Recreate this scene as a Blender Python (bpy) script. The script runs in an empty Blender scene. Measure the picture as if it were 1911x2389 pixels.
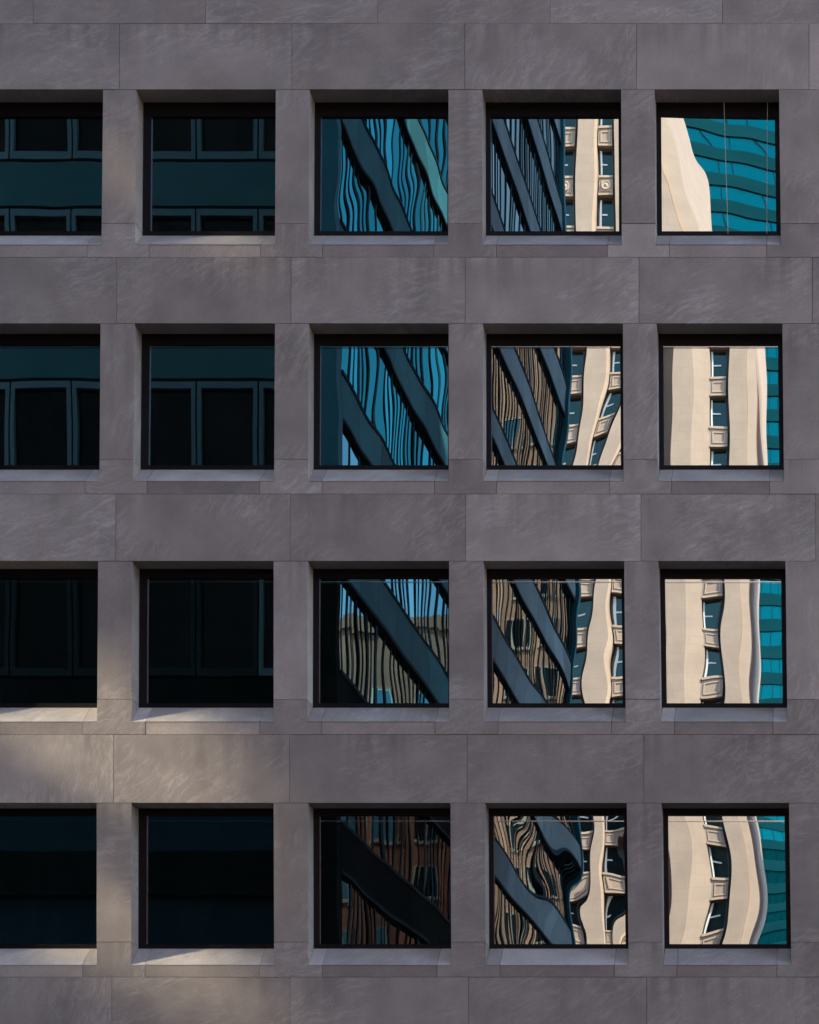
import bpy, bmesh, math, random
from mathutils import Vector
random.seed(7)
sc = bpy.context.scene
COL = sc.collection
PI = math.pi

# ------------------------------------------------------------------ survey of the facade
# measured in photo pixels and turned into metres on the plane of the wall (y = 0)
S, VX, VY, EYE, DIST = 146.0, 1920.0, 3130.0, 1.7, 33.0
def X(p): return (p - VX) / S
def Z(p): return EYE + (VY - p) / S
F = S * DIST

# ------------------------------------------------------------------ materials
def nmat(name):
    m = bpy.data.materials.new(name); m.use_nodes = True
    nt = m.node_tree; nt.nodes.clear()
    out = nt.nodes.new('ShaderNodeOutputMaterial')
    return m, nt, out
def N(nt, t, **kw):
    n = nt.nodes.new(t)
    for k, v in kw.items():
        if k.startswith('i_'):
            n.inputs[k[2:].replace('_', ' ')].default_value = v
        else: setattr(n, k, v)
    return n
def L(nt, a, b): nt.links.new(a, b)
def ramp(nt, fac, stops):
    r = nt.nodes.new('ShaderNodeValToRGB')
    cr = r.color_ramp
    while len(cr.elements) < len(stops): cr.elements.new(0.5)
    for e, (p, c) in zip(cr.elements, stops):
        e.position = p; e.color = (c, c, c, 1) if isinstance(c, (int, float)) else (*c, 1)
    L(nt, fac, r.inputs[0]); return r.outputs[0]
def mixc(nt, mode, fac, a, b):
    m = nt.nodes.new('ShaderNodeMix'); m.data_type = 'RGBA'; m.blend_type = mode
    for sock, v in ((m.inputs[0], fac), (m.inputs[6], a), (m.inputs[7], b)):
        if hasattr(v, 'is_output'): L(nt, v, sock)
        else: sock.default_value = v if isinstance(v, (int, float)) else ((*v, 1) if len(v) == 3 else v)
    return m.outputs[2]

def stone_mat(name, base, vein, streak=0.5, tone_amt=0.20):
    m, nt, out = nmat(name)
    bs = N(nt, 'ShaderNodeBsdfPrincipled'); bs.inputs['Roughness'].default_value = 0.82
    bs.inputs['Specular IOR Level'].default_value = 0.25
    L(nt, bs.outputs[0], out.inputs[0])
    tc = N(nt, 'ShaderNodeTexCoord'); at = N(nt, 'ShaderNodeAttribute', attribute_name='slab')
    sep = N(nt, 'ShaderNodeSeparateColor'); L(nt, at.outputs['Color'], sep.inputs[0])
    # every slab is cut from another place of the block: own offset and own grain direction
    off = N(nt, 'ShaderNodeCombineXYZ')
    mu = N(nt, 'ShaderNodeMath', operation='MULTIPLY'); mu.inputs[1].default_value = 37.0; L(nt, sep.outputs[2], mu.inputs[0])
    L(nt, mu.outputs[0], off.inputs[0]); L(nt, mu.outputs[0], off.inputs[1])
    add = N(nt, 'ShaderNodeVectorMath', operation='ADD'); L(nt, tc.outputs['Object'], add.inputs[0]); L(nt, off.outputs[0], add.inputs[1])
    ang = N(nt, 'ShaderNodeMapRange'); L(nt, sep.outputs[1], ang.inputs[0]); ang.inputs[3].default_value = 0.25; ang.inputs[4].default_value = 1.5
    rot = N(nt, 'ShaderNodeVectorRotate', rotation_type='Y_AXIS'); L(nt, add.outputs[0], rot.inputs['Vector']); L(nt, ang.outputs[0], rot.inputs['Angle'])
    # wavy grain
    w1 = N(nt, 'ShaderNodeTexNoise'); w1.inputs['Scale'].default_value = 1.1; w1.inputs['Detail'].default_value = 3
    L(nt, rot.outputs[0], w1.inputs['Vector'])
    wv = N(nt, 'ShaderNodeVectorMath', operation='MULTIPLY_ADD'); L(nt, w1.outputs['Color'], wv.inputs[0]); wv.inputs[1].default_value = (0.45, 0.45, 0.45); L(nt, rot.outputs[0], wv.inputs[2])
    mp = N(nt, 'ShaderNodeMapping'); mp.inputs['Scale'].default_value = (3.2, 3.2, 12.0); L(nt, wv.outputs[0], mp.inputs[0])
    n1 = N(nt, 'ShaderNodeTexNoise'); n1.inputs['Scale'].default_value = 1.0; n1.inputs['Detail'].default_value = 7; n1.inputs['Roughness'].default_value = 0.62
    L(nt, mp.outputs[0], n1.inputs['Vector'])
    patch = N(nt, 'ShaderNodeTexNoise'); patch.inputs['Scale'].default_value = 0.9; patch.inputs['Detail'].default_value = 4; L(nt, add.outputs[0], patch.inputs['Vector'])
    pm = ramp(nt, patch.outputs[0], [(0.40, 0.05), (0.64, 1.0)])
    v1 = ramp(nt, n1.outputs[0], [(0.48, 0.0), (0.60, 0.5), (0.72, 1.0)])
    vm = N(nt, 'ShaderNodeMath', operation='MULTIPLY'); L(nt, v1, vm.inputs[0]); L(nt, pm, vm.inputs[1])
    c = mixc(nt, 'MIX', vm.outputs[0], base, vein)
    # a few thin pale veins
    mp2 = N(nt, 'ShaderNodeMapping'); mp2.inputs['Scale'].default_value = (1.0, 1.0, 4.0); L(nt, wv.outputs[0], mp2.inputs[0])
    n2 = N(nt, 'ShaderNodeTexNoise'); n2.inputs['Scale'].default_value = 1.3; n2.inputs['Detail'].default_value = 6; L(nt, mp2.outputs[0], n2.inputs['Vector'])
    thin = ramp(nt, n2.outputs[0], [(0.48, 0.0), (0.5, 0.7), (0.52, 0.0)])
    tm = N(nt, 'ShaderNodeMath', operation='MULTIPLY'); L(nt, thin, tm.inputs[0]); L(nt, pm, tm.inputs[1])
    c = mixc(nt, 'MIX', tm.outputs[0], c, vein)
    # clouding
    cl = N(nt, 'ShaderNodeTexNoise'); cl.inputs['Scale'].default_value = 1.6; cl.inputs['Detail'].default_value = 5; L(nt, add.outputs[0], cl.inputs['Vector'])
    clr = ramp(nt, cl.outputs[0], [(0.3, 0.84), (0.7, 1.12)])
    c = mixc(nt, 'MULTIPLY', 1.0, c, clr)
    # fine sandy grain
    gr = N(nt, 'ShaderNodeTexNoise'); gr.inputs['Scale'].default_value = 70.0; gr.inputs['Detail'].default_value = 3; L(nt, tc.outputs['Object'], gr.inputs['Vector'])
    grr = ramp(nt, gr.outputs[0], [(0.3, 0.84), (0.7, 1.16)])
    c = mixc(nt, 'MULTIPLY', 1.0, c, grr)
    # rain stains running down from the top joint of a course (slab alpha: 1 at the top edge)
    smp = N(nt, 'ShaderNodeMapping'); smp.inputs['Scale'].default_value = (5.0, 1.0, 0.35); L(nt, tc.outputs['Object'], smp.inputs[0])
    st = N(nt, 'ShaderNodeTexNoise'); st.inputs['Scale'].default_value = 1.0; st.inputs['Detail'].default_value = 5; L(nt, smp.outputs[0], st.inputs['Vector'])
    big = N(nt, 'ShaderNodeTexNoise'); big.inputs['Scale'].default_value = 0.45; L(nt, tc.outputs['Object'], big.inputs['Vector'])
    bigr = ramp(nt, big.outputs[0], [(0.40, 0.0), (0.58, 1.0)])
    str_ = ramp(nt, st.outputs[0], [(0.38, 1.0), (0.6, 0.0)])
    hp = N(nt, 'ShaderNodeMath', operation='POWER'); L(nt, at.outputs['Alpha'], hp.inputs[0]); hp.inputs[1].default_value = 1.6
    s1 = N(nt, 'ShaderNodeMath', operation='MULTIPLY'); L(nt, str_, s1.inputs[0]); L(nt, hp.outputs[0], s1.inputs[1])
    s2 = N(nt, 'ShaderNodeMath', operation='MULTIPLY'); L(nt, s1.outputs[0], s2.inputs[0]); L(nt, bigr, s2.inputs[1])
    s3 = N(nt, 'ShaderNodeMath', operation='MULTIPLY'); L(nt, s2.outputs[0], s3.inputs[0]); s3.inputs[1].default_value = streak
    c = mixc(nt, 'MIX', s3.outputs[0], c, tuple(0.45 * b for b in base))
    # slab to slab tone
    tn = N(nt, 'ShaderNodeMapRange'); L(nt, sep.outputs[0], tn.inputs[0]); tn.inputs[3].default_value = 1 - tone_amt; tn.inputs[4].default_value = 1 + tone_amt
    c = mixc(nt, 'MULTIPLY', 1.0, c, tn.outputs[0])
    L(nt, c, bs.inputs['Base Color'])
    bp = N(nt, 'ShaderNodeBump'); bp.inputs['Strength'].default_value = 0.25; bp.inputs['Distance'].default_value = 0.01
    L(nt, gr.outputs[0], bp.inputs['Height']); L(nt, bp.outputs[0], bs.inputs['Normal'])
    return m

def plain(name, col, rough=0.6, spec=0.4, var=0.12, scale=1.5, metal=0.0, tone=0.0, course=0.0):
    m, nt, out = nmat(name)
    bs = N(nt, 'ShaderNodeBsdfPrincipled'); bs.inputs['Roughness'].default_value = rough
    bs.inputs['Specular IOR Level'].default_value = spec; bs.inputs['Metallic'].default_value = metal
    tc = N(nt, 'ShaderNodeTexCoord')
    n = N(nt, 'ShaderNodeTexNoise'); n.inputs['Scale'].default_value = scale; n.inputs['Detail'].default_value = 5
    L(nt, tc.outputs['Object'], n.inputs['Vector'])
    r = ramp(nt, n.outputs[0], [(0.3, 1 - var), (0.7, 1 + var)])
    c = mixc(nt, 'MULTIPLY', 1.0, col, r)
    if tone:
        at = N(nt, 'ShaderNodeAttribute', attribute_name='slab'); sp = N(nt, 'ShaderNodeSeparateColor'); L(nt, at.outputs['Color'], sp.inputs[0])
        mr = N(nt, 'ShaderNodeMapRange'); L(nt, sp.outputs[0], mr.inputs[0]); mr.inputs[3].default_value = 1 - tone; mr.inputs[4].default_value = 1 + tone
        c = mixc(nt, 'MULTIPLY', 1.0, c, mr.outputs[0])
    if course:                                  # masonry joints
        sx = N(nt, 'ShaderNodeSeparateXYZ'); L(nt, tc.outputs['Object'], sx.inputs[0]); cb = N(nt, 'ShaderNodeCombineXYZ')
        L(nt, sx.outputs[0], cb.inputs[0]); L(nt, sx.outputs[2], cb.inputs[1])
        br = N(nt, 'ShaderNodeTexBrick'); L(nt, cb.outputs[0], br.inputs[0])
        br.inputs['Color1'].default_value = (1, 1, 1, 1); br.inputs['Color2'].default_value = (0.965, 0.965, 0.965, 1); br.inputs['Mortar'].default_value = (0.84, 0.83, 0.82, 1)
        br.inputs['Scale'].default_value = 1.0; br.inputs['Mortar Size'].default_value = 0.012; br.inputs['Brick Width'].default_value = course * 1.8; br.inputs['Row Height'].default_value = course
        c = mixc(nt, 'MULTIPLY', 1.0, c, br.outputs[0])
    L(nt, c, bs.inputs['Base Color'])
    L(nt, bs.outputs[0], out.inputs[0])
    return m

def glass(name, refl, tint, trans):
    """coated window glass: a mirror coat over a dim see-through pane"""
    m, nt, out = nmat(name)
    g = N(nt, 'ShaderNodeBsdfGlossy'); g.inputs['Roughness'].default_value = 0.0; g.inputs['Color'].default_value = (*tint, 1)
    t = N(nt, 'ShaderNodeBsdfTransparent'); t.inputs['Color'].default_value = (*trans, 1)
    mx = N(nt, 'ShaderNodeMixShader'); mx.inputs[0].default_value = refl
    L(nt, t.outputs[0], mx.inputs[1]); L(nt, g.outputs[0], mx.inputs[2])
    tc = N(nt, 'ShaderNodeTexCoord'); mp = N(nt, 'ShaderNodeMapping'); mp.inputs['Scale'].default_value = (3.0, 3.0, 0.8); L(nt, tc.outputs['Object'], mp.inputs[0])
    nz = N(nt, 'ShaderNodeTexNoise'); nz.inputs['Scale'].default_value = 1.2; nz.inputs['Detail'].default_value = 8; nz.inputs['Roughness'].default_value = 0.7; L(nt, mp.outputs[0], nz.inputs['Vector'])
    du = ramp(nt, nz.outputs[0], [(0.45, 0.001), (0.75, 0.016)])
    df = N(nt, 'ShaderNodeBsdfDiffuse'); df.inputs['Color'].default_value = (0.5, 0.48, 0.44, 1)
    m2 = N(nt, 'ShaderNodeMixShader'); L(nt, du, m2.inputs[0]); L(nt, mx.outputs[0], m2.inputs[1]); L(nt, df.outputs[0], m2.inputs[2])
    L(nt, m2.outputs[0], out.inputs[0])
    return m

def far_glass(name, refl, tint, body, rough=0.0, tone=0.0):
    m, nt, out = nmat(name)
    g = N(nt, 'ShaderNodeBsdfGlossy'); g.inputs['Roughness'].default_value = rough; g.inputs['Color'].default_value = (*tint, 1)
    if tone:
        at = N(nt, 'ShaderNodeAttribute', attribute_name='slab'); sp = N(nt, 'ShaderNodeSeparateColor'); L(nt, at.outputs['Color'], sp.inputs[0])
        mr = N(nt, 'ShaderNodeMapRange'); L(nt, sp.outputs[0], mr.inputs[0]); mr.inputs[3].default_value = 1 - tone; mr.inputs[4].default_value = 1
        L(nt, mixc(nt, 'MULTIPLY', 1.0, tint, mr.outputs[0]), g.inputs['Color'])
    d = N(nt, 'ShaderNodeBsdfDiffuse'); d.inputs['Color'].default_value = (*body, 1)
    mx = N(nt, 'ShaderNodeMixShader'); mx.inputs[0].default_value = refl
    L(nt, d.outputs[0], mx.inputs[1]); L(nt, g.outputs[0], mx.inputs[2]); L(nt, mx.outputs[0], out.inputs[0])
    return m

M = {}
M['stone'] = stone_mat('grey_sandstone', (0.49, 0.435, 0.370), (0.69, 0.632, 0.55))
M['apron'] = stone_mat('pink_sandstone', (0.435, 0.385, 0.326), (0.53, 0.45, 0.385), streak=0.15)
M['sill'] = stone_mat('sill_sandstone', (0.415, 0.382, 0.325), (0.53, 0.49, 0.42), streak=0.0)
M['frame'] = plain('black_anodised_aluminium', (0.007, 0.005, 0.005), 0.5, 0.2)
M['spacer'] = plain('spacer_aluminium', (0.92, 0.95, 0.95), 0.18, 0.5, metal=1.0)
M['pane'] = glass('coated_glass', 0.68, (0.80, 0.96, 1.0), (0.20, 0.26, 0.26))
M['room'] = plain('dim_room', (0.20, 0.22, 0.21), 0.9, 0.1)
M['dark'] = plain('dark_fitting', (0.03, 0.03, 0.03), 0.7, 0.2)
M['teal_panel'] = plain('blue_grey_panel', (0.020, 0.066, 0.068), 0.8, 0.05, 0.10, 0.8)
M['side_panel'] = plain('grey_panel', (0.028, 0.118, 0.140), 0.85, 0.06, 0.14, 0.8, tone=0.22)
M['teal_frame'] = plain('blue_grey_frame', (0.028, 0.070, 0.072), 0.5, 0.3, 0.05)
M['shaded_panel'] = plain('shaded_blue_grey_panel', (0.0045, 0.0075, 0.0065), 0.95, 0.01, 0.14, 0.8, tone=0.22)  # cladding of the lower storeys, their shade put into the colour
M['shaded_teal_frame'] = plain('shaded_blue_grey_frame', (0.009, 0.017, 0.016), 0.8, 0.03, 0.05)  # frame copy for the lower storeys, darkened to stand in for shade
M['fin'] = plain('dark_mullion', (0.013, 0.036, 0.045), 0.9, 0.03, 0.05, tone=0.85)
M['front_glass'] = far_glass('dark_window_glass', 0.03, (0.7, 1.0, 0.95), (0.003, 0.003, 0.003))
M['side_glass'] = far_glass('grey_window_glass', 0.9, (0.36, 0.36, 0.29), (0.004, 0.012, 0.016), tone=0.5)
M['mid_glass'] = far_glass('blue_teal_window_glass', 0.9, (0.17, 0.33, 0.32), (0.0, 0.010, 0.014), tone=0.3)
M['far_panel'] = plain('mid_grey_panel', (0.115, 0.150, 0.160), 0.85, 0.06, 0.14, 0.8, tone=0.2)
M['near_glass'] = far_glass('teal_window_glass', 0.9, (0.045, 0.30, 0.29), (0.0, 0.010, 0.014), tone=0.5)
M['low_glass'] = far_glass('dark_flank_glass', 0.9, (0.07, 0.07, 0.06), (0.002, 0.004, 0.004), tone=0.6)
M['beige'] = plain('beige_limestone', (0.40, 0.264, 0.185), 0.8, 0.2, 0.09, 0.6, course=0.62)
M['beige_trim'] = plain('pale_limestone_trim', (0.46, 0.312, 0.22), 0.8, 0.2, 0.06, 1.2)
M['beige_glass'] = far_glass('green_black_glass', 0.05, (0.5, 0.8, 0.65), (0.010, 0.016, 0.016))
M['sash'] = plain('cream_sash', (0.75, 0.72, 0.65), 0.5, 0.4, 0.04)
M['dark_frame'] = plain('bronze_window_frame', (0.07, 0.06, 0.05), 0.6, 0.3)
M['tower_glass'] = far_glass('teal_tower_glass', 0.25, (0.01, 0.40, 0.36), (0.0, 0.03, 0.04))
M['tower_band'] = plain('dark_teal_band', (0.004, 0.042, 0.048), 0.9, 0.02, 0.2, 0.15)
M['brown'] = plain('brown_brick', (0.58, 0.25, 0.185), 0.85, 0.2, 0.15, 0.6)
M['tan'] = plain('tan_brick', (0.78, 0.46, 0.35), 0.85, 0.2, 0.10, 0.6)
M['tan_glass'] = far_glass('grey_blue_glass', 0.3, (0.4, 0.8, 0.9), (0.008, 0.02, 0.03))
M['asphalt'] = plain('asphalt', (0.04, 0.04, 0.04), 0.9, 0.2, 0.2, 3.0)
M['paving'] = plain('concrete_paving', (0.075, 0.070, 0.065), 0.9, 0.2, 0.12, 2.0)
M['paint'] = plain('road_paint', (0.75, 0.75, 0.72), 0.7, 0.3, 0.1, 4.0)

# ------------------------------------------------------------------ mesh helpers
class MB:
    def __init__(s): s.bm = bmesh.new(); s.lay = s.bm.loops.layers.color.new('slab'); s.cur = (0.5, 0.5, 0.5)
    def tone(s, c=None): s.cur = c or (random.random(), random.random(), random.random()); return s
    def face(s, pts, zt=None, zb=None):
        f = s.bm.faces.new([s.bm.verts.new(p) for p in pts])
        for l in f.loops:
            a = 0.0 if zt is None else min(1, max(0, (l.vert.co.z - zb) / (zt - zb)))
            l[s.lay] = (*s.cur, a)
        return f
    def prism(s, poly, y0, y1):
        """poly: (x, z) outline seen from the street, counter-clockwise; from y0 (front) to y1"""
        zs = [p[1] for p in poly]; zt, zb = max(zs), min(zs)
        n = len(poly)
        s.face([(x, y0, z) for x, z in poly], zt, zb)
        s.face([(x, y1, z) for x, z in reversed(poly)], zt, zb)
        for i in range(n):
            a, b = poly[i], poly[(i + 1) % n]
            s.face([(a[0], y0, a[1]), (a[0], y1, a[1]), (b[0], y1, b[1]), (b[0], y0, b[1])], zt, zb)
        return s
    def hexa(s, p):
        """8 corners: bottom ring 0-3, top ring 4-7"""
        for q in ((3, 2, 1, 0), (4, 5, 6, 7), (0, 1, 5, 4), (1, 2, 6, 5), (2, 3, 7, 6), (3, 0, 4, 7)):
            s.face([p[i] for i in q])
        return s
    def box(s, x0, x1, y0, y1, z0, z1):
        return s.hexa([(x0, y0, z0), (x1, y0, z0), (x1, y1, z0), (x0, y1, z0), (x0, y0, z1), (x1, y0, z1), (x1, y1, z1), (x0, y1, z1)])
    def build(s, name, mat, parent=None, smooth=False, merge=0.0):
        if merge: bmesh.ops.remove_doubles(s.bm, verts=s.bm.verts, dist=merge)
        bmesh.ops.recalc_face_normals(s.bm, faces=s.bm.faces)
        me = bpy.data.meshes.new(name); s.bm.to_mesh(me); s.bm.free()
        me.materials.append(mat)
        if smooth:
            for p in me.polygons: p.use_smooth = True
        o = bpy.data.objects.new(name, me); COL.objects.link(o); o.parent = parent
        return o
def thing(name, label, cat, loc, group=None):
    o = bpy.data.objects.new(name, None); COL.objects.link(o); o.location = loc
    o['label'] = label; o['category'] = cat
    if group: o['group'] = group
    return o
def structure(name, mb, mat, label=None):
    o = mb.build(name, mat); o['kind'] = 'structure'
    if label: o['label'] = label
    return o
def copy_tree(o, parent, offset=(0, 0, 0)):
    c = o.copy(); COL.objects.link(c); c.parent = parent
    c.location = Vector(o.location) + Vector(offset)
    for ch in list(o.children):
        d = ch.copy(); COL.objects.link(d); d.parent = c
        for g in list(ch.children):
            e = g.copy(); COL.objects.link(e); e.parent = d
    return c

# ================================================================== THE STONE OFFICE BUILDING
office = thing('office_building', 'grey sandstone office building with deep square windows filling the whole picture', 'building', (0, 0, 0))

# window openings, photo pixels: (left top, left bottom, right top, right bottom) per row and column
LE = [[(-88, -91), (318.5, 315.7), (722.7, 720.3), (1125.3, 1126.0), (1527.5, 1529.7)],
      [(-93, -96), (314.5, 311.2), (720.9, 719.4), (1126.9, 1126.9), (1532.6, 1534.8)],
      [(-99, -102), (309.2, 307.2), (718.7, 717.6), (1128.0, 1129.7), (1536.3, 1541.2)],
      [(-104, -105), (307.2, 306.4), (719.4, 719.8), (1132.6, 1134.0), (1543.6, 1547.4)]]
RE = [[(240.2, 236.2), (643.2, 641.2), (1045.9, 1045.4), (1448.7, 1450.3), (1817.2, 1821.6)],
      [(234.1, 231.7), (641.2, 639.1), (1046.5, 1046.5), (1452.9, 1454.7), (1824.9, 1828.7)],
      [(228.5, 226.0), (637.9, 637.9), (1047.4, 1048.0), (1455.8, 1459.5), (1832.2, 1836.6)],
      [(225.2, 225.2), (637.9, 639.1), (1050.7, 1052.5), (1461.9, 1466.3), (1840.3, 1845.9)]]
YT = [208.8, 754.6, 1309.0, 1873.3]       # head of the opening
YS = [571.5, 1123.3, 1684.5, 2252.5]      # outer edge of the sill
YC = [600.0, 1152.5, 1713.5, 2279.5]      # top joint of the spandrel course below
YP = [521.5, 1071.5, 1631.5, 2198.0]      # joint in the piers
DEEP, GAP, RISE = 0.35, 0.0034, 0.335

def slab(mb, poly, dy=None, y1=DEEP, tone=None):
    """poly in photo px -> one stone slab with an open joint all round"""
    q = [(X(a), Z(b)) for a, b in poly]
    cx = sum(p[0] for p in q) / len(q); cz = sum(p[1] for p in q) / len(q)
    area = sum(q[i][0] * q[(i + 1) % len(q)][1] - q[(i + 1) % len(q)][0] * q[i][1] for i in range(len(q)))
    if area < 0: q.reverse()
    n = len(q); r = []
    for i in range(n):                         # inset by the joint half-width
        a, b, c = Vector(q[i - 1]), Vector(q[i]), Vector(q[(i + 1) % n])
        d1 = (b - a).normalized(); d2 = (c - b).normalized()
        n1 = Vector((-d1.y, d1.x)); n2 = Vector((-d2.y, d2.x))
        k = 1 + n1.dot(n2)
        r.append(tuple(b + (n1 + n2) * (GAP / k)) if k > 1e-4 else tuple(b))
    mb.tone(tone)
    mb.prism(r, random.uniform(-0.003, 0.003) if dy is None else dy, y1)

# spandrel courses
courses = [(55.5, 208.8, [279, 681, 1084.5, 1485.5, 1887.7]),
           (600, 754.6, [272.5, 679, 1085.6, 1491, 1895.5]),
           (1152.5, 1309, [270, 677, 1086.7, 1495.5, 1903]),
           (1713.5, 1873.3, [264.8, 675.8, 1090, 1502, 1912]),
           (2279.5, 2437, [261, 677, 1093.4, 1509, 1924])]
XL, XR = -148, 2330
for (ya, yb, js) in courses:
    mb = MB(); e = [XL] + js + [XR]
    for a, b in zip(e, e[1:]): slab(mb, [(a, ya), (b, ya), (b, yb), (a, yb)])
    mb.build('spandrel_band', M['stone'], office)
mb = MB()
for k, (ya, yb) in enumerate(((-98, 55.5), (-250, -98), (-402, -250))):
    e = [XL] + [77.5 + 402 * i + (200 if k % 2 else 0) for i in range(5)] + [XR]
    for a, b in zip(e, e[1:]): slab(mb, [(a, ya), (b, ya), (b, yb), (a, yb)])
mb.build('upper_wall', M['stone'], office)

# piers between the windows
AP_L, AP_R = 32.0, 33.0
for r in range(4):
    for c in range(-1, 5):
        (at, ab) = RE[r][c] if c >= 0 else (XL, XL)
        (bt, bb) = LE[r][c + 1] if c < 4 else (XR, XR)
        f = (YP[r] - YT[r]) / (YS[r] - YT[r])
        am, bm_ = at + (ab - at) * f, bt + (bb - bt) * f
        mb = MB()
        slab(mb, [(at, YT[r]), (bt, YT[r]), (bm_, YP[r]), (am, YP[r])])
        al = ab - AP_R if c >= 0 else ab; bl = bb + AP_L if c < 4 else bb
        poly = [(am, YP[r]), (bm_, YP[r]), (bb, YS[r])]
        if c < 4: poly += [(bl, YS[r]), (bl, YC[r])]
        else: poly += [(bb, YC[r])]
        if c >= 0: poly += [(al, YC[r]), (al, YS[r])]
        else: poly += [(ab, YC[r])]
        poly += [(ab, YS[r])]
        slab(mb, poly)
        mb.build('pier', M['stone'], office)

# pane shape: every pane of coated glass is a little tilted, bowed and rippled.
# (tilt x, tilt z, ripple, extra terms)  slopes in radians
PANE = {}
def pane_params(r, c): return PANE.get((r, c), dict(tx=0.0, tz=0.0, amp=0.0009))

def pane_mesh(x0t, x0b, x1t, x1b, z0, z1, y, prm, seed):
    rnd = random.Random(seed)
    nx, nz = 44, 44
    mb = MB(); bm = mb.bm
    w = (x1b - x0b) / 2; h = (z1 - z0) / 2
    amp = prm.get('amp', 0.0009)
    waves = []
    for i in range(7):                          # roller-wave ripple, stronger across than up
        lam = rnd.uniform(0.45, prm.get('lmax', 2.0)); th = rnd.gauss(0, prm.get('spread', 0.55))
        kx, kz = math.cos(th) * 2 * PI / lam, math.sin(th) * 2 * PI / lam
        waves.append((kx, kz, rnd.uniform(0, 6.28), amp * rnd.uniform(0.4, 1.0) * lam / (2 * PI)))
    vs = []
    for j in range(nz + 1):
        v = j / nz; row = []
        for i in range(nx + 1):
            u = i / nx
            xa = x0b + (x0t - x0b) * v; xb = x1b + (x1t - x1b) * v
            x = xa + (xb - xa) * u; z = z0 + (z1 - z0) * v
            U, V = 2 * u - 1, 2 * v - 1
            X_, Z_ = U * w, V * h
            hh = prm.get('tx', 0) * X_ + prm.get('tz', 0) * Z_
            q = max(0.0, U + 0.2); hh += prm.get('side', 0) * (0.35 * V * V - 0.65 * V) * w * q * q / 2   # right part sweeps aside low down
            hh += prm.get('bow', 0) * (V * V - 0.33) * X_          # verticals bend like a bow
            hh += prm.get('lean', 0) * V * X_                      # verticals lean
            hh += prm.get('pinch', 0) * X_ * X_ / 2 / w            # squeeze or spread
            hh += prm.get('pinz', 0) * Z_ * Z_ / 2 / h
            hh += prm.get('ess', 0) * math.sin(PI * V * prm.get('essn', 1.0) + prm.get('essp', 0)) * X_
            for kx, kz, ph, a in waves: hh += a * math.sin(kx * X_ + kz * Z_ + ph)
            row.append(bm.verts.new((x, y + hh, z)))
        vs.append(row)
    for j in range(nz):
        for i in range(nx):
            bm.faces.new((vs[j][i], vs[j][i + 1], vs[j + 1][i + 1], vs[j + 1][i]))
    return mb

PANE.update({
 (0, 0): dict(amp=0.00025), (0, 1): dict(amp=0.00016, pinz=0.0003),
 (1, 0): dict(amp=0.00025), (1, 1): dict(amp=0.0002),
 (2, 0): dict(amp=0.0003), (2, 1): dict(amp=0.0003), (3, 0): dict(amp=0.0004), (3, 1): dict(amp=0.0004),
 (0, 2): dict(amp=0.0007), (1, 2): dict(amp=0.0008), (2, 2): dict(amp=0.0006), (3, 2): dict(amp=0.0007),
 (0, 3): dict(amp=0.0003), (1, 3): dict(amp=0.0004, side=0.0075, tx=-0.0016),
 (2, 3): dict(amp=0.0006, tx=-0.0042, lean=-0.0008), (3, 3): dict(amp=0.0014, tx=-0.004, side=0.003, lmax=1.5),
 (0, 4): dict(amp=0.0004, tx=0.0164, lean=0.0022, pinch=-0.0105), (1, 4): dict(amp=0.0004),
 (2, 4): dict(amp=0.0003, tx=0.002), (3, 4): dict(amp=0.0004, bow=0.003, tx=0.0008)})

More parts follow.
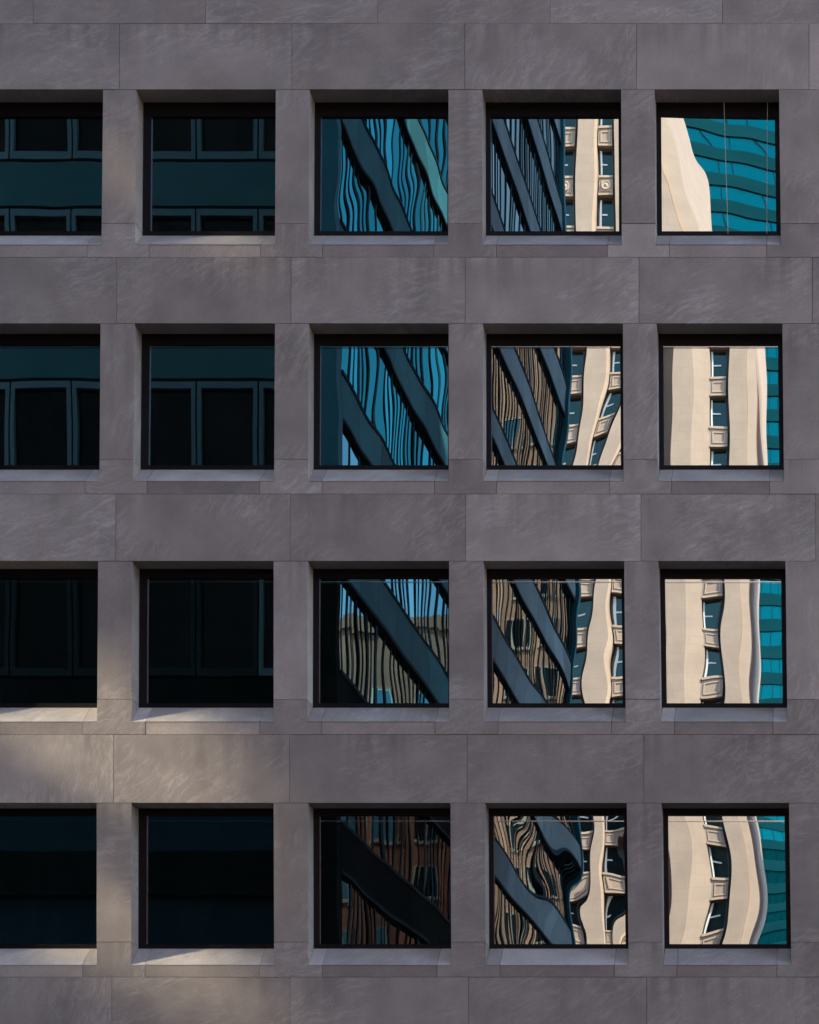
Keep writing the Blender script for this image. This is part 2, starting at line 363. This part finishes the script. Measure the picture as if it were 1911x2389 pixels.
ROWN = ['top', 'second', 'third', 'bottom']
for r in range(4):
    for c in range(5):
        lt, lb = LE[r][c]; rt, rb = RE[r][c]
        xl = (X(lt), X(lb)); xr = (X(rt), X(rb)); zt = Z(YT[r]); zs = Z(YS[r]); zi = zs + RISE
        def xe(e, z):                          # edge x at height z
            k = (zt - z) / (zt - zs); return e[0] + (e[1] - e[0]) * k
        win = bpy.data.objects.new('window', None); COL.objects.link(win); win.parent = office
        cx = (xl[1] + xr[1]) / 2; win.location = (0, 0, 0)
        # sloping sill in three blocks with fine joints, and the apron panel under it
        mb = MB()
        ja, jb = xl[1] + AP_L / S, xr[1] - AP_R / S
        for a, b in ((xl[1], ja), (ja, jb), (jb, xr[1])):
            mb.tone(); g = 0.003
            a2, b2 = a + g, b - g
            prof = [(0.0, zs + 0.012), (0.0, zs - 0.0), (DEEP, zs - 0.0), (DEEP, zi)]
            n = len(prof)
            mb.face([(a2, y, z) for y, z in prof]); mb.face([(b2, y, z) for y, z in reversed(prof)])
            for i in range(n):
                (y0, z0), (y1, z1) = prof[i], prof[(i + 1) % n]
                mb.face([(a2, y0, z0), (b2, y0, z0), (b2, y1, z1), (a2, y1, z1)])
        mb.build('sill', M['sill'], win)
        mb = MB()
        slab(mb, [(lb + AP_L, YS[r]), (rb - AP_R, YS[r]), (rb - AP_R, YC[r]), (lb + AP_L, YC[r])], dy=0.003)
        mb.build('apron_panel', M['apron'], win)
        # black frame at the back of the reveal
        wl, wr, wb, wt = (0.13, 0.125, 0.095, 0.075, 0.075)[c], 0.075, 0.075, (0.22, 0.175, 0.135, 0.105)[r]  # left and head bars widened to stand in for the mirrored dark reveal
        y0, y1 = DEEP + 0.004, DEEP + 0.075
        mb = MB()
        o = [(xe(xl, zi) - 0.03, zi - 0.02), (xe(xr, zi) + 0.03, zi - 0.02), (xe(xr, zt) + 0.03, zt + 0.03), (xe(xl, zt) - 0.03, zt + 0.03)]
        i_ = [(xe(xl, zi) + wl, zi + wb), (xe(xr, zi) - wr, zi + wb), (xe(xr, zt) - wr, zt - wt), (xe(xl, zt) + wl, zt - wt)]
        for k in range(4):
            k2 = (k + 1) % 4
            mb.prism([o[k], o[k2], i_[k2], i_[k]], y0, y1)
        mb.build('frame', M['frame'], win)
        # aluminium line of the glazing bead, head and one jamb
        mb = MB(); zh = zt - 0.195; xs = xe(xl, zt) + 0.115
        mb.box(i_[3][0], i_[2][0], y0 + 0.012, y0 + 0.018, zh - 0.004, zh + 0.004)
        if r > 0:
            mb.build('glazing_bead', M['spacer'], win)
        else: mb.bm.free()
        if (r, c) == (0, 4):                   # two thin lines hanging in front of the glass
            for pa, pb, top in ((1687.0, 1696.5, 262), (1789.5, 1788.0, 262)):
                mb = MB(); xa_, xb_ = X(pa), X(pb)
                mb.hexa([(xb_ - 0.004, 0.30, zi + 0.01), (xb_ + 0.004, 0.30, zi + 0.01), (xb_ + 0.004, 0.31, zi + 0.01), (xb_ - 0.004, 0.31, zi + 0.01),
                         (xa_ - 0.004, 0.30, zt - 0.01), (xa_ + 0.004, 0.30, zt - 0.01), (xa_ + 0.004, 0.31, zt - 0.01), (xa_ - 0.004, 0.31, zt - 0.01)])
                mb.build('cord', M['sash'], win)
        pm = pane_mesh(xe(xl, zt) + wl - 0.01, xe(xl, zi) + wl - 0.01, xe(xr, zt) - wr + 0.01, xe(xr, zi) - wr + 0.01,
                       zi + wb - 0.01, zt - wt + 0.01, y0 + 0.038, pane_params(r, c), 100 + r * 5 + c)
        pm.build('pane', M['pane'], win, smooth=True)

# rooms behind the glass
mb = MB()
for r in range(4):
    mb.box(X(-148), X(1912), 0.46, 6.0, Z(YT[r]) + 0.1, Z(YT[r]) + 0.35)
mb.box(X(-148), X(1912), 0.46, 6.0, Z(2437), Z(2437) + 0.3)
mb.build('floor_slab', M['room'], office)
mb = MB(); mb.box(X(-148), X(1912), 6.0, 6.3, Z(2437), Z(-98)); mb.build('inner_wall', M['room'], office)
for xx in (60, 440):
    mb = MB(); mb.box(X(xx), X(xx) + 0.75, 1.6, 2.3, Z(1873.3) - 0.03, Z(1873.3) + 0.09)
    mb.build('ceiling_light', M['dark'], office)
# the rest of the building's bulk, above, below and to the sides of the surveyed part
TOP = 75.0
mb = MB(); mb.tone()
mb.box(-22, X(XL) - 0.01, 0.0, 26, 0.0, TOP); mb.box(-31, -22.01, 0.0, 20, 0.0, 60)
mb.box(X(XR) + 0.01, 46, 0.0, 26, 0.0, TOP)
mb.box(X(XL), X(XR), 0.0, 26, Z(-402) + 0.01, TOP)
mb.box(X(XL), X(XR), 0.0, 26, 0.0, Z(2437) - 0.01)
mb.box(X(XL), X(XR), 6.4, 26, Z(2437), Z(-402))
mb.build('wall', M['stone'], office)

# ================================================================== ACROSS THE STREET (seen in the glass)
# --- blue-grey office block, its long flank running down the side street
XA, YA, PHI, LA, HA = -12.23, 18.0, math.atan(185 / F), 34.6, 60.0
blk = thing('office_block', 'blue-grey office block with ribbon windows reflected in the dark left-hand and middle windows', 'building', (XA, -YA, 0))
ct, st = math.cos(PHI), math.sin(PHI)
def A(t, n, z): return (t * st + n * ct, -t * ct + n * st, z)     # along the flank, outward, up (local to blk)
def abox(mb, t0, t1, n0, n1, z0, z1):
    return mb.hexa([A(t0, n0, z0), A(t1, n0, z0), A(t1, n1, z0), A(t0, n1, z0), A(t0, n0, z1), A(t1, n0, z1), A(t1, n1, z1), A(t0, n1, z1)])
PER, ZT0, WH = 4.32, 30.1, 3.06
floors = [ZT0 + PER * k for k in range(-6, 6)]          # window heads
mb = MB()                                              # core
mb.hexa([(-33, -0.3, 0), (-0.5, -0.3, 0), A(LA, -0.5, 0), (-33, -LA, 0), (-33, -0.3, HA), (-0.5, -0.3, HA), A(LA, -0.5, HA), (-33, -LA, HA)])
mb.build('core', M['fin'], blk)
mb = MB()                                              # corner pier and ground floor
mb.box(-0.36, 0.06, -0.36, 0.03, 0, 22.0); mb.build('corner_pier', M['shaded_panel'], blk); mb = MB()
mb.box(-0.36, 0.06, -0.36, 0.03, 22.01, HA)
mb.build('corner_pier', M['side_panel'], blk); mb = MB()
abox(mb, LA - 0.35, LA + 0.05, -0.5, 0.16, 0, HA)
mb.build('corner_pier', M['side_panel'], blk)
PITCH = 145 * (DIST + YA + 0.73) / F
for zt in floors:
    # front spandrel between this window head and the sill of the next
    mb = MB(); mb.box(-33, -0.37, -0.3, 0.0, zt + 0.08, zt + PER - WH - 0.08)
    mb.build('front_spandrel', M['teal_panel'] if zt > 21.5 else M['shaded_panel'], blk)
for k in range(-5, 10):
    zc_ = 21.8 + 3.8 * k; z0, z1 = zc_ - 0.58, zc_ + 0.58     # spandrel; the ribbon of panes sits under it
    for ta, tb, far in ((0.4, 17.0, 0), (17.0, LA - 0.4, 1)):
        mb = MB(); t = ta
        while t < tb - 0.05:
            te = min(t + 1.86, tb); mb.tone(); abox(mb, t + 0.012, te - 0.012, -0.45, 0.04, z0, z1); t = te
        mb.build('side_spandrel', M['far_panel'] if far else M['side_panel'] if zc_ > 20 else M['shaded_panel'], blk)
    mb = MB(); mb.tone((0.5, 0.5, 0.5)); abox(mb, 0.4, LA - 0.4, -0.40, 0.07, z1 + 0.004, z1 + 0.10); abox(mb, 0.4, LA - 0.4, -0.40, 0.07, z0 - 0.10, z0 - 0.004)
    mb.build('side_ledge', M['fin'], blk)
    zb, zt = z0 - 2.53, z0 - 0.11
    halves = []
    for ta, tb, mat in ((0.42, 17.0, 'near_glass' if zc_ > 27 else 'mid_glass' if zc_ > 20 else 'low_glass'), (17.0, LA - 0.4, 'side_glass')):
        mb = MB(); mf = MB(); t = ta
        while t < tb - 0.3:
            te = min(t + 0.93, tb); mb.tone()
            e1, e2 = random.gauss(0, 0.002), random.gauss(0, 0.002)       # panes never sit quite true
            mb.face([A(t, -0.05 + e1 * 1.1, zb), A(te, -0.05 + e2 * 0.5, zb), A(te, -0.05 + e2 * 0.5 + e1, zt), A(t, -0.05 + e1 * 0.4, zt)])
            wd = random.uniform(0.05, 0.10)
            mf.tone(); abox(mf, t - wd, t + wd, -0.045, random.uniform(-0.038, -0.022), zb + 0.01, zt - 0.01)
            if random.random() < 0.5: abox(mf, t + 0.40, t + 0.46, -0.045, -0.034, zb + 0.01, zt - 0.01)
            t = te
        rb = mb.build('ribbon_window', M[mat], blk); mf.build('mullion', M['fin'], rb)
first = low = None
for k in range(8):
    for zt in floors[4:]:
        if first is None:
            mb = MB(); a, b = -PITCH + 0.02, -0.02; z0, z1 = -WH, 0.0; t = 0.10
            mb.box(a, a + t, -0.22, 0.0, z0, z1); mb.box(b - t, b, -0.22, 0.0, z0, z1)
            mb.box(a + t, b - t, -0.22, 0.0, z0, z0 + 0.19); mb.box(a + t, b - t, -0.22, 0.0, z1 - 0.17, z1)
            first = mb.build('front_window', M['teal_frame'], blk); first.location = (-0.38, 0, zt)
            mb = MB(); mb.box(a + t - 0.01, b - t + 0.01, -0.2, -0.14, z0 + 0.15, z1 - 0.15)
            mb.build('pane', M['front_glass'], first); base = zt
        else:
            c = copy_tree(first, blk, (-PITCH * k, 0, zt - base))
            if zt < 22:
                if low is None: low = c.data.copy(); low.materials[0] = M['shaded_teal_frame']
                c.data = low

# --- beige stone-fronted building at the far end of the side street
YB = 110.0; MB_ = F / (DIST + 0.73 + YB)
def BX(p): return (p - VX) / MB_
bei = thing('limestone_building', 'sunlit beige limestone building with tall piers reflected in the two right-hand window columns', 'building', (0, -YB, 0))
HB = 100.0
FL = [69 - 3.5 * k for k in range(-8, 16)]              # spandrel tops
WALL_Y, WIN_Y = -0.42, -0.95
mb = MB(); mb.box(BX(1180), BX(1764), -26, WIN_Y - 0.5, 0, HB); mb.build('wall', M['beige'], bei)
def pier(p0, p1, ch0, proj=0.0, chd=0.25):
    x0, x1 = BX(p0), BX(p1)
    mb = MB(); poly = [(x0, WIN_Y - 0.6), (x1 + ch0, WIN_Y - 0.6), (x1 + ch0, proj - chd), (x1, proj), (x0, proj)]
    for z0, z1 in ((0, HB),):
        n = len(poly)
        mb.face([(x, y, z1) for x, y in poly]); mb.face([(x, y, z0) for x, y in reversed(poly)])
        for i in range(n):
            a, b = poly[i], poly[(i + 1) % n]
            mb.face([(a[0], a[1], z0), (b[0], b[1], z0), (b[0], b[1], z1), (a[0], a[1], z1)])
    return mb.build('pier', M['beige'], bei)
pier(1255, 1298, 0.17); pier(1347, 1384, 0.17); pier(1433, 1470, 0.17); pier(1520, 1536, 0.17)
pier(1566, 1612, 1.25, 0.0, 0.42); pier(1703, 1744, 0.0, 0.0, 0.0)
mb = MB(); mb.box(BX(1744) + 0.01, BX(1764), -0.9, -0.25, 0, HB); mb.build('corner_strip', M['beige_trim'], bei)
bays = [(1298, 1347), (1390, 1433), (1476, 1520), (1652, 1703)]
protos = {}
for bi, (p0, p1) in enumerate(bays):
    x0, x1 = BX(p0) + 0.05, BX(p1)
    mbs = MB()
    mbs.box(x0 - 0.1, x1 + 0.1, WIN_Y - 0.25, WIN_Y - 0.03, 0, HB)
    mbs.build('bay_wall', M['dark_frame'], bei)  # dark backing: the shade beside each pier is put into its colour
    for zi_, zt in enumerate(FL):
        # spandrel panel with raised frame
        mb = MB(); a, b = x0 + 0.02, x1 - 0.20
        mb.box(a, b, WIN_Y - 0.02, WALL_Y, zt - 1.3, zt)
        sp = mb.build('spandrel_panel', M['beige'], bei)
        mb = MB(); y0, y1 = WALL_Y, WALL_Y + 0.09
        mb.box(a - 0.0, b, y0, y1 + 0.03, zt - 0.12, zt + 0.03)               # ledge
        mb.box(a, b, y0, y1, zt - 1.34, zt - 1.22)
        i0, i1, z0, z1 = a + 0.16, b - 0.16, zt - 1.08, zt - 0.30
        mb.box(i0, i1, y0, y1 - 0.03, z0, z0 + 0.09); mb.box(i0, i1, y0, y1 - 0.03, z1 - 0.09, z1)
        mb.box(i0, i0 + 0.09, y0, y1 - 0.03, z0 + 0.09, z1 - 0.09); mb.box(i1 - 0.09, i1, y0, y1 - 0.03, z0 + 0.09, z1 - 0.09)
        if 82 < zt < 86:
            for q in range(20):                                                # carved rosette
                for ring, (ra, rb_, ya, yb) in enumerate(((0.42, 0.30, 0.0, 0.16), (0.30, 0.17, 0.16, 0.10), (0.17, 0.02, 0.10, 0.2))):
                    a0, a1 = 2 * PI * q / 20, 2 * PI * (q + 1) / 20
                    cx, cz = (a + b) / 2, zt - 0.68
                    mb.face([(cx + ra * math.cos(a0), y0 + ya + 0.01, cz + ra * math.sin(a0)), (cx + ra * math.cos(a1), y0 + ya + 0.01, cz + ra * math.sin(a1)),
                             (cx + rb_ * math.cos(a1), y0 + yb + 0.01, cz + rb_ * math.sin(a1)), (cx + rb_ * math.cos(a0), y0 + yb + 0.01, cz + rb_ * math.sin(a0))])
        mb.build('moulding', M['beige_trim'], sp)
        # window under the panel
        z1, z0 = zt - 1.35, zt - 3.46
        mb = MB(); yb = WIN_Y - 0.02; t = 0.09
        mb.box(a, a + t, yb, yb + 0.12, z0, z1); mb.box(b - t, b, yb, yb + 0.12, z0, z1)
        mb.box(a + t, b - t, yb, yb + 0.12, z0, z0 + t); mb.box(a + t, b - t, yb, yb + 0.12, z1 - t, z1)
        wf = mb.build('window', M['dark_frame'], bei)
        mb = MB(); mb.box(a + t, b - t, yb - 0.0, yb + 0.04, z0 + t, z1 - t); mb.build('pane', M['beige_glass'], wf)
        mb = MB(); zm = (z0 + z1) / 2; mb.box(a + t, b - t - 0.35, yb + 0.05, yb + 0.12, zm - 0.05, zm + 0.05)
        mb.box(a + t, a + t + 0.12, yb + 0.05, yb + 0.13, z0 + t, z1 - t)
        mb.build('sash', M['sash'], wf)

# --- teal glass tower far behind
YC_ = 250.0; MC = F / (DIST + 0.73 + YC_)
tw = thing('glass_tower', 'teal glass tower with dark floor bands reflected at the right edge of the right-hand windows', 'building', (0, -YC_, 0))
tx0, tx1 = (1640 - VX) / MC, (1960 - VX) / MC
mb = MB(); mb.box(tx0, tx1, -18, -0.2, 0, 200); mb.build('core', M['tower_band'], tw)
for k in range(54):
    z = 2 + 3.6 * k
    mb = MB(); mb.box(tx0, tx1 + 0.05, -0.19, 0.25, z, z + 1.65); mb.build('floor_band', M['tower_band'], tw)
    mb = MB(); mb.box(tx0 + 0.05, tx1, -0.19, 0.0, z + 1.66, z + 3.59); gl = mb.build('ribbon_window', M['tower_glass'], tw)
    mb = MB()
    xx = tx0 + 0.3
    while xx < tx1:
        mb.box(xx - 0.035, xx + 0.035, 0.001, 0.06, z + 1.67, z + 3.58); xx += 1.25
    mb.build('mullion', M['fin'], gl)

# --- tan and brown buildings beyond, seen twice-reflected in the flank of the block
def grid_building(name, label, x0, x1, y, d, h, mat, fl, bay, w, hwin, z0, nmax=100, pane='tan_glass'):
    o = thing(name, label, 'building', ((x0 + x1) / 2, -y, 0))
    hw = (x1 - x0) / 2
    mb = MB(); mb.box(-hw, hw, -d, 0, 0, h); mb.build('wall', mat, o)
    mb = MB(); mb.box(-hw - 0.3, hw + 0.3, -d - 0.3, 0.3, h + 0.002, h + 0.9); mb.build('parapet', mat, o)
    pr = None; n = 0
    nb = int((2 * hw - 0.8) / bay)
    nf = int((h - z0 - 1) / fl)
    for kf in reversed(range(nf)):
        for kb in range(nb):
            if n >= nmax: break
            x = -hw + (2 * hw - nb * bay) / 2 + (kb + 0.5) * bay; z = z0 + kf * fl
            if pr is None:
                mb = MB(); t = 0.1
                mb.box(-w / 2, -w / 2 + t, 0.002, 0.1, 0, hwin); mb.box(w / 2 - t, w / 2, 0.002, 0.1, 0, hwin)
                mb.box(-w / 2 + t, w / 2 - t, 0.002, 0.1, 0, t); mb.box(-w / 2 + t, w / 2 - t, 0.002, 0.1, hwin - t, hwin)
                mb.box(-w / 2 - 0.1, w / 2 + 0.1, 0.002, 0.2, -0.15, -0.002)
                pr = mb.build('window', M['sash'], o); pr.location = (x, 0, z); p0 = (x, 0, z)
                mb = MB(); mb.box(-w / 2 + t, w / 2 - t, 0.003, 0.04, t, hwin - t); mb.build('pane', M[pane], pr)
            else: copy_tree(pr, o, (x - p0[0], 0, z - p0[2]))
            n += 1
    return o
grid_building('apartment_building', 'tan apartment building reflected in slivers between the mullions of the blue-grey block', -1.2, 7.2, YB, 14, 72, M['tan'], 3.5, 2.0, 1.1, 2.0, 12.0)
grid_building('warehouse', 'brown brick warehouse under blue sky reflected low in the middle windows', 7.6, 40, 112, 16, 52.5, M['brown'], 4.2, 3.2, 1.5, 2.4, 8.0)
# --- slim brown tower on the right of the side street (it shades the block's flank)
grid_building('brick_tower', 'slim brown brick tower on the far corner of the side street', 10, 24, 18, 27, 84, M['brown'], 3.6, 2.2, 1.2, 2.0, 8.0, pane='dark')
grid_building('shade_block', 'unseen long dark brick block added to close off sky light at the far end of the street', 60, 92, -6, 22, 55, M['brown'], 3.8, 3.0, 1.4, 2.2, 8.0, pane='dark', nmax=60)  # added out of view to darken the left window reveals

# --- unseen narrow tower added up the street; its panes throw sun onto the wall
fl = thing('reflector_tower', 'unseen pale tower added up the street, its windows aimed to throw patches of sun on the left-hand sills', 'building', (-57, -15, 0))
fn = Vector((0.9, 0.42, 0.0)).normalized(); ft = Vector((-fn.y, fn.x, 0))
def FP(t, n, z): return (ft.x * t + fn.x * n, ft.y * t + fn.y * n, z)
def fbox(mb, t0, t1, n0, n1, z0, z1):
    return mb.hexa([FP(t0, n0, z0), FP(t1, n0, z0), FP(t1, n1, z0), FP(t0, n1, z0), FP(t0, n0, z1), FP(t1, n0, z1), FP(t1, n1, z1), FP(t0, n1, z1)])
mb = MB(); fbox(mb, -7, 7, -12, 0, 0, 66); mb.build('wall', M['beige'], fl)
M['sun_pane'] = far_glass('smooth_tower_pane', 0.62, (1.0, 0.95, 0.84), (0.01, 0.01, 0.01), rough=0.045)
TILTF = math.radians(3.3)
n3 = (fn * math.cos(TILTF) + Vector((0, 0, math.sin(TILTF)))).normalized()
sund = Vector((0.832 * math.cos(math.radians(40)), 0.555 * math.cos(math.radians(40)), math.sin(math.radians(40))))
outd = 2 * n3.dot(sund) * n3 - sund                       # where a pane sends the sun
def land(x, z):                                           # the spot on this tower that lights (x, 0, z)
    P = Vector((x + 57, 15, z)); u = P.dot(fn) / outd.dot(fn); q = P - outd * u
    return q.dot(ft), q.z
SPOTS = [(-13.9, -9.2, 10.2, 12.7), (-13.9, -9.0, 6.2, 9.1), (-11.4, -9.4, 19.5, 20.4)]
for xa_, xb_, za_, zb_ in SPOTS:
    ta, tb = land(xa_, za_)[0], land(xb_, za_)[0]; t0, t1 = min(ta, tb), max(ta, tb)
    z0 = land((xa_ + xb_) / 2, za_)[1]; z1 = land((xa_ + xb_) / 2, zb_)[1]
    mb = MB(); g = 0.0
    fbox(mb, t0 - 0.12, t1 + 0.12, 0.005, 0.02, z0 - 0.12, z1 + 0.12); wf = mb.build('window', M['dark_frame'], fl)
    mb = MB(); p = [FP(t0, 0.03, z0), FP(t1, 0.03, z0), FP(t1, 0.03 , z1), FP(t0, 0.03, z1)]
    k = math.tan(TILTF)                    # pane leans back a touch
    p = [(q[0] - fn.x * k * (q[2] - z0) , q[1] - fn.y * k * (q[2] - z0), q[2]) for q in p]
    p = [(q[0] + fn.x * k * (z1 - z0), q[1] + fn.y * k * (z1 - z0), q[2]) for q in p]
    mb.face(p); mb.build('pane', M['sun_pane'], wf)

# ================================================================== GROUND
mb = MB(); mb.box(-600, 600, -900, 300, -0.6, -0.15); structure('ground', mb, M['asphalt'])
mb = MB(); mb.box(-70, 70, -4.5, -0.002, -0.15, 0.0); structure('pavement', mb, M['paving'])
mb = MB(); mb.box(-70, XA + 3, -60, -YA + 3.5, -0.15, -0.004); structure('pavement', mb, M['paving'])
for a in ((8, 27, -48, -15), (-90, 70, -300, -62), (-80, -46, -50, 2)):
    mb = MB(); mb.box(*a, -0.15, -0.004); structure('pavement', mb, M['paving'])
mb = MB()
for k in range(-12, 12): mb.box(k * 5.0, k * 5.0 + 2.4, -9.6, -9.45, -0.146, -0.142)
structure('road_marking', mb, M['paint'])

# ================================================================== LIGHT
EL, R_ = math.radians(40), (0.832, 0.555)
sd = Vector((R_[0] * math.cos(EL), R_[1] * math.cos(EL), math.sin(EL)))
sun = bpy.data.lights.new('sun', 'SUN'); sun.energy = 2.1; sun.angle = math.radians(0.53); sun.color = (1.0, 0.90, 0.76)
so = bpy.data.objects.new('sun', sun); COL.objects.link(so); so.rotation_euler = sd.to_track_quat('Z', 'Y').to_euler(); so.location = (40, 30, 120)
w = bpy.data.worlds.new('World'); sc.world = w; w.use_nodes = True
nt = w.node_tree; bg = nt.nodes['Background']
sky = nt.nodes.new('ShaderNodeTexSky'); sky.sky_type = 'NISHITA'; sky.sun_disc = False
sky.sun_elevation = EL; sky.sun_rotation = math.atan2(R_[0], R_[1]); sky.air_density = 1.0; sky.dust_density = 0.6; sky.ozone_density = 1.6
nt.links.new(sky.outputs[0], bg.inputs[0]); bg.inputs[1].default_value = 0.15

# ================================================================== CAMERA
cam = bpy.data.cameras.new('camera'); co = bpy.data.objects.new('camera', cam); COL.objects.link(co)
co.location = (0, -DIST, EYE); co.rotation_euler = (PI / 2, 0, 0)
cam.sensor_width = 36; cam.sensor_fit = 'AUTO'; cam.lens = 36 * F / 2389
cam.shift_x = -(VX - 955.5) / 2389; cam.shift_y = (VY - 1194.5) / 2389
cam.clip_end = 5000; cam.clip_start = 0.1
sc.camera = co
# ================================================================== RENDER
sc.view_settings.view_transform = 'Standard'; sc.view_settings.look = 'None'
sc.view_settings.exposure = 2.3; sc.view_settings.gamma = 1.0
sc.render.engine = 'CYCLES'
cy = sc.cycles
cy.use_denoising = True
cy.max_bounces = 12; cy.glossy_bounces = 8; cy.diffuse_bounces = 4; cy.transparent_max_bounces = 8
cy.caustics_reflective = True; cy.blur_glossy = 0.0
cy.use_guiding = True; cy.use_surface_guiding = True; cy.guiding_training_samples = 128
cy.caustics_reflective = True; cy.caustics_refractive = False; cy.sample_clamp_indirect = 6.0
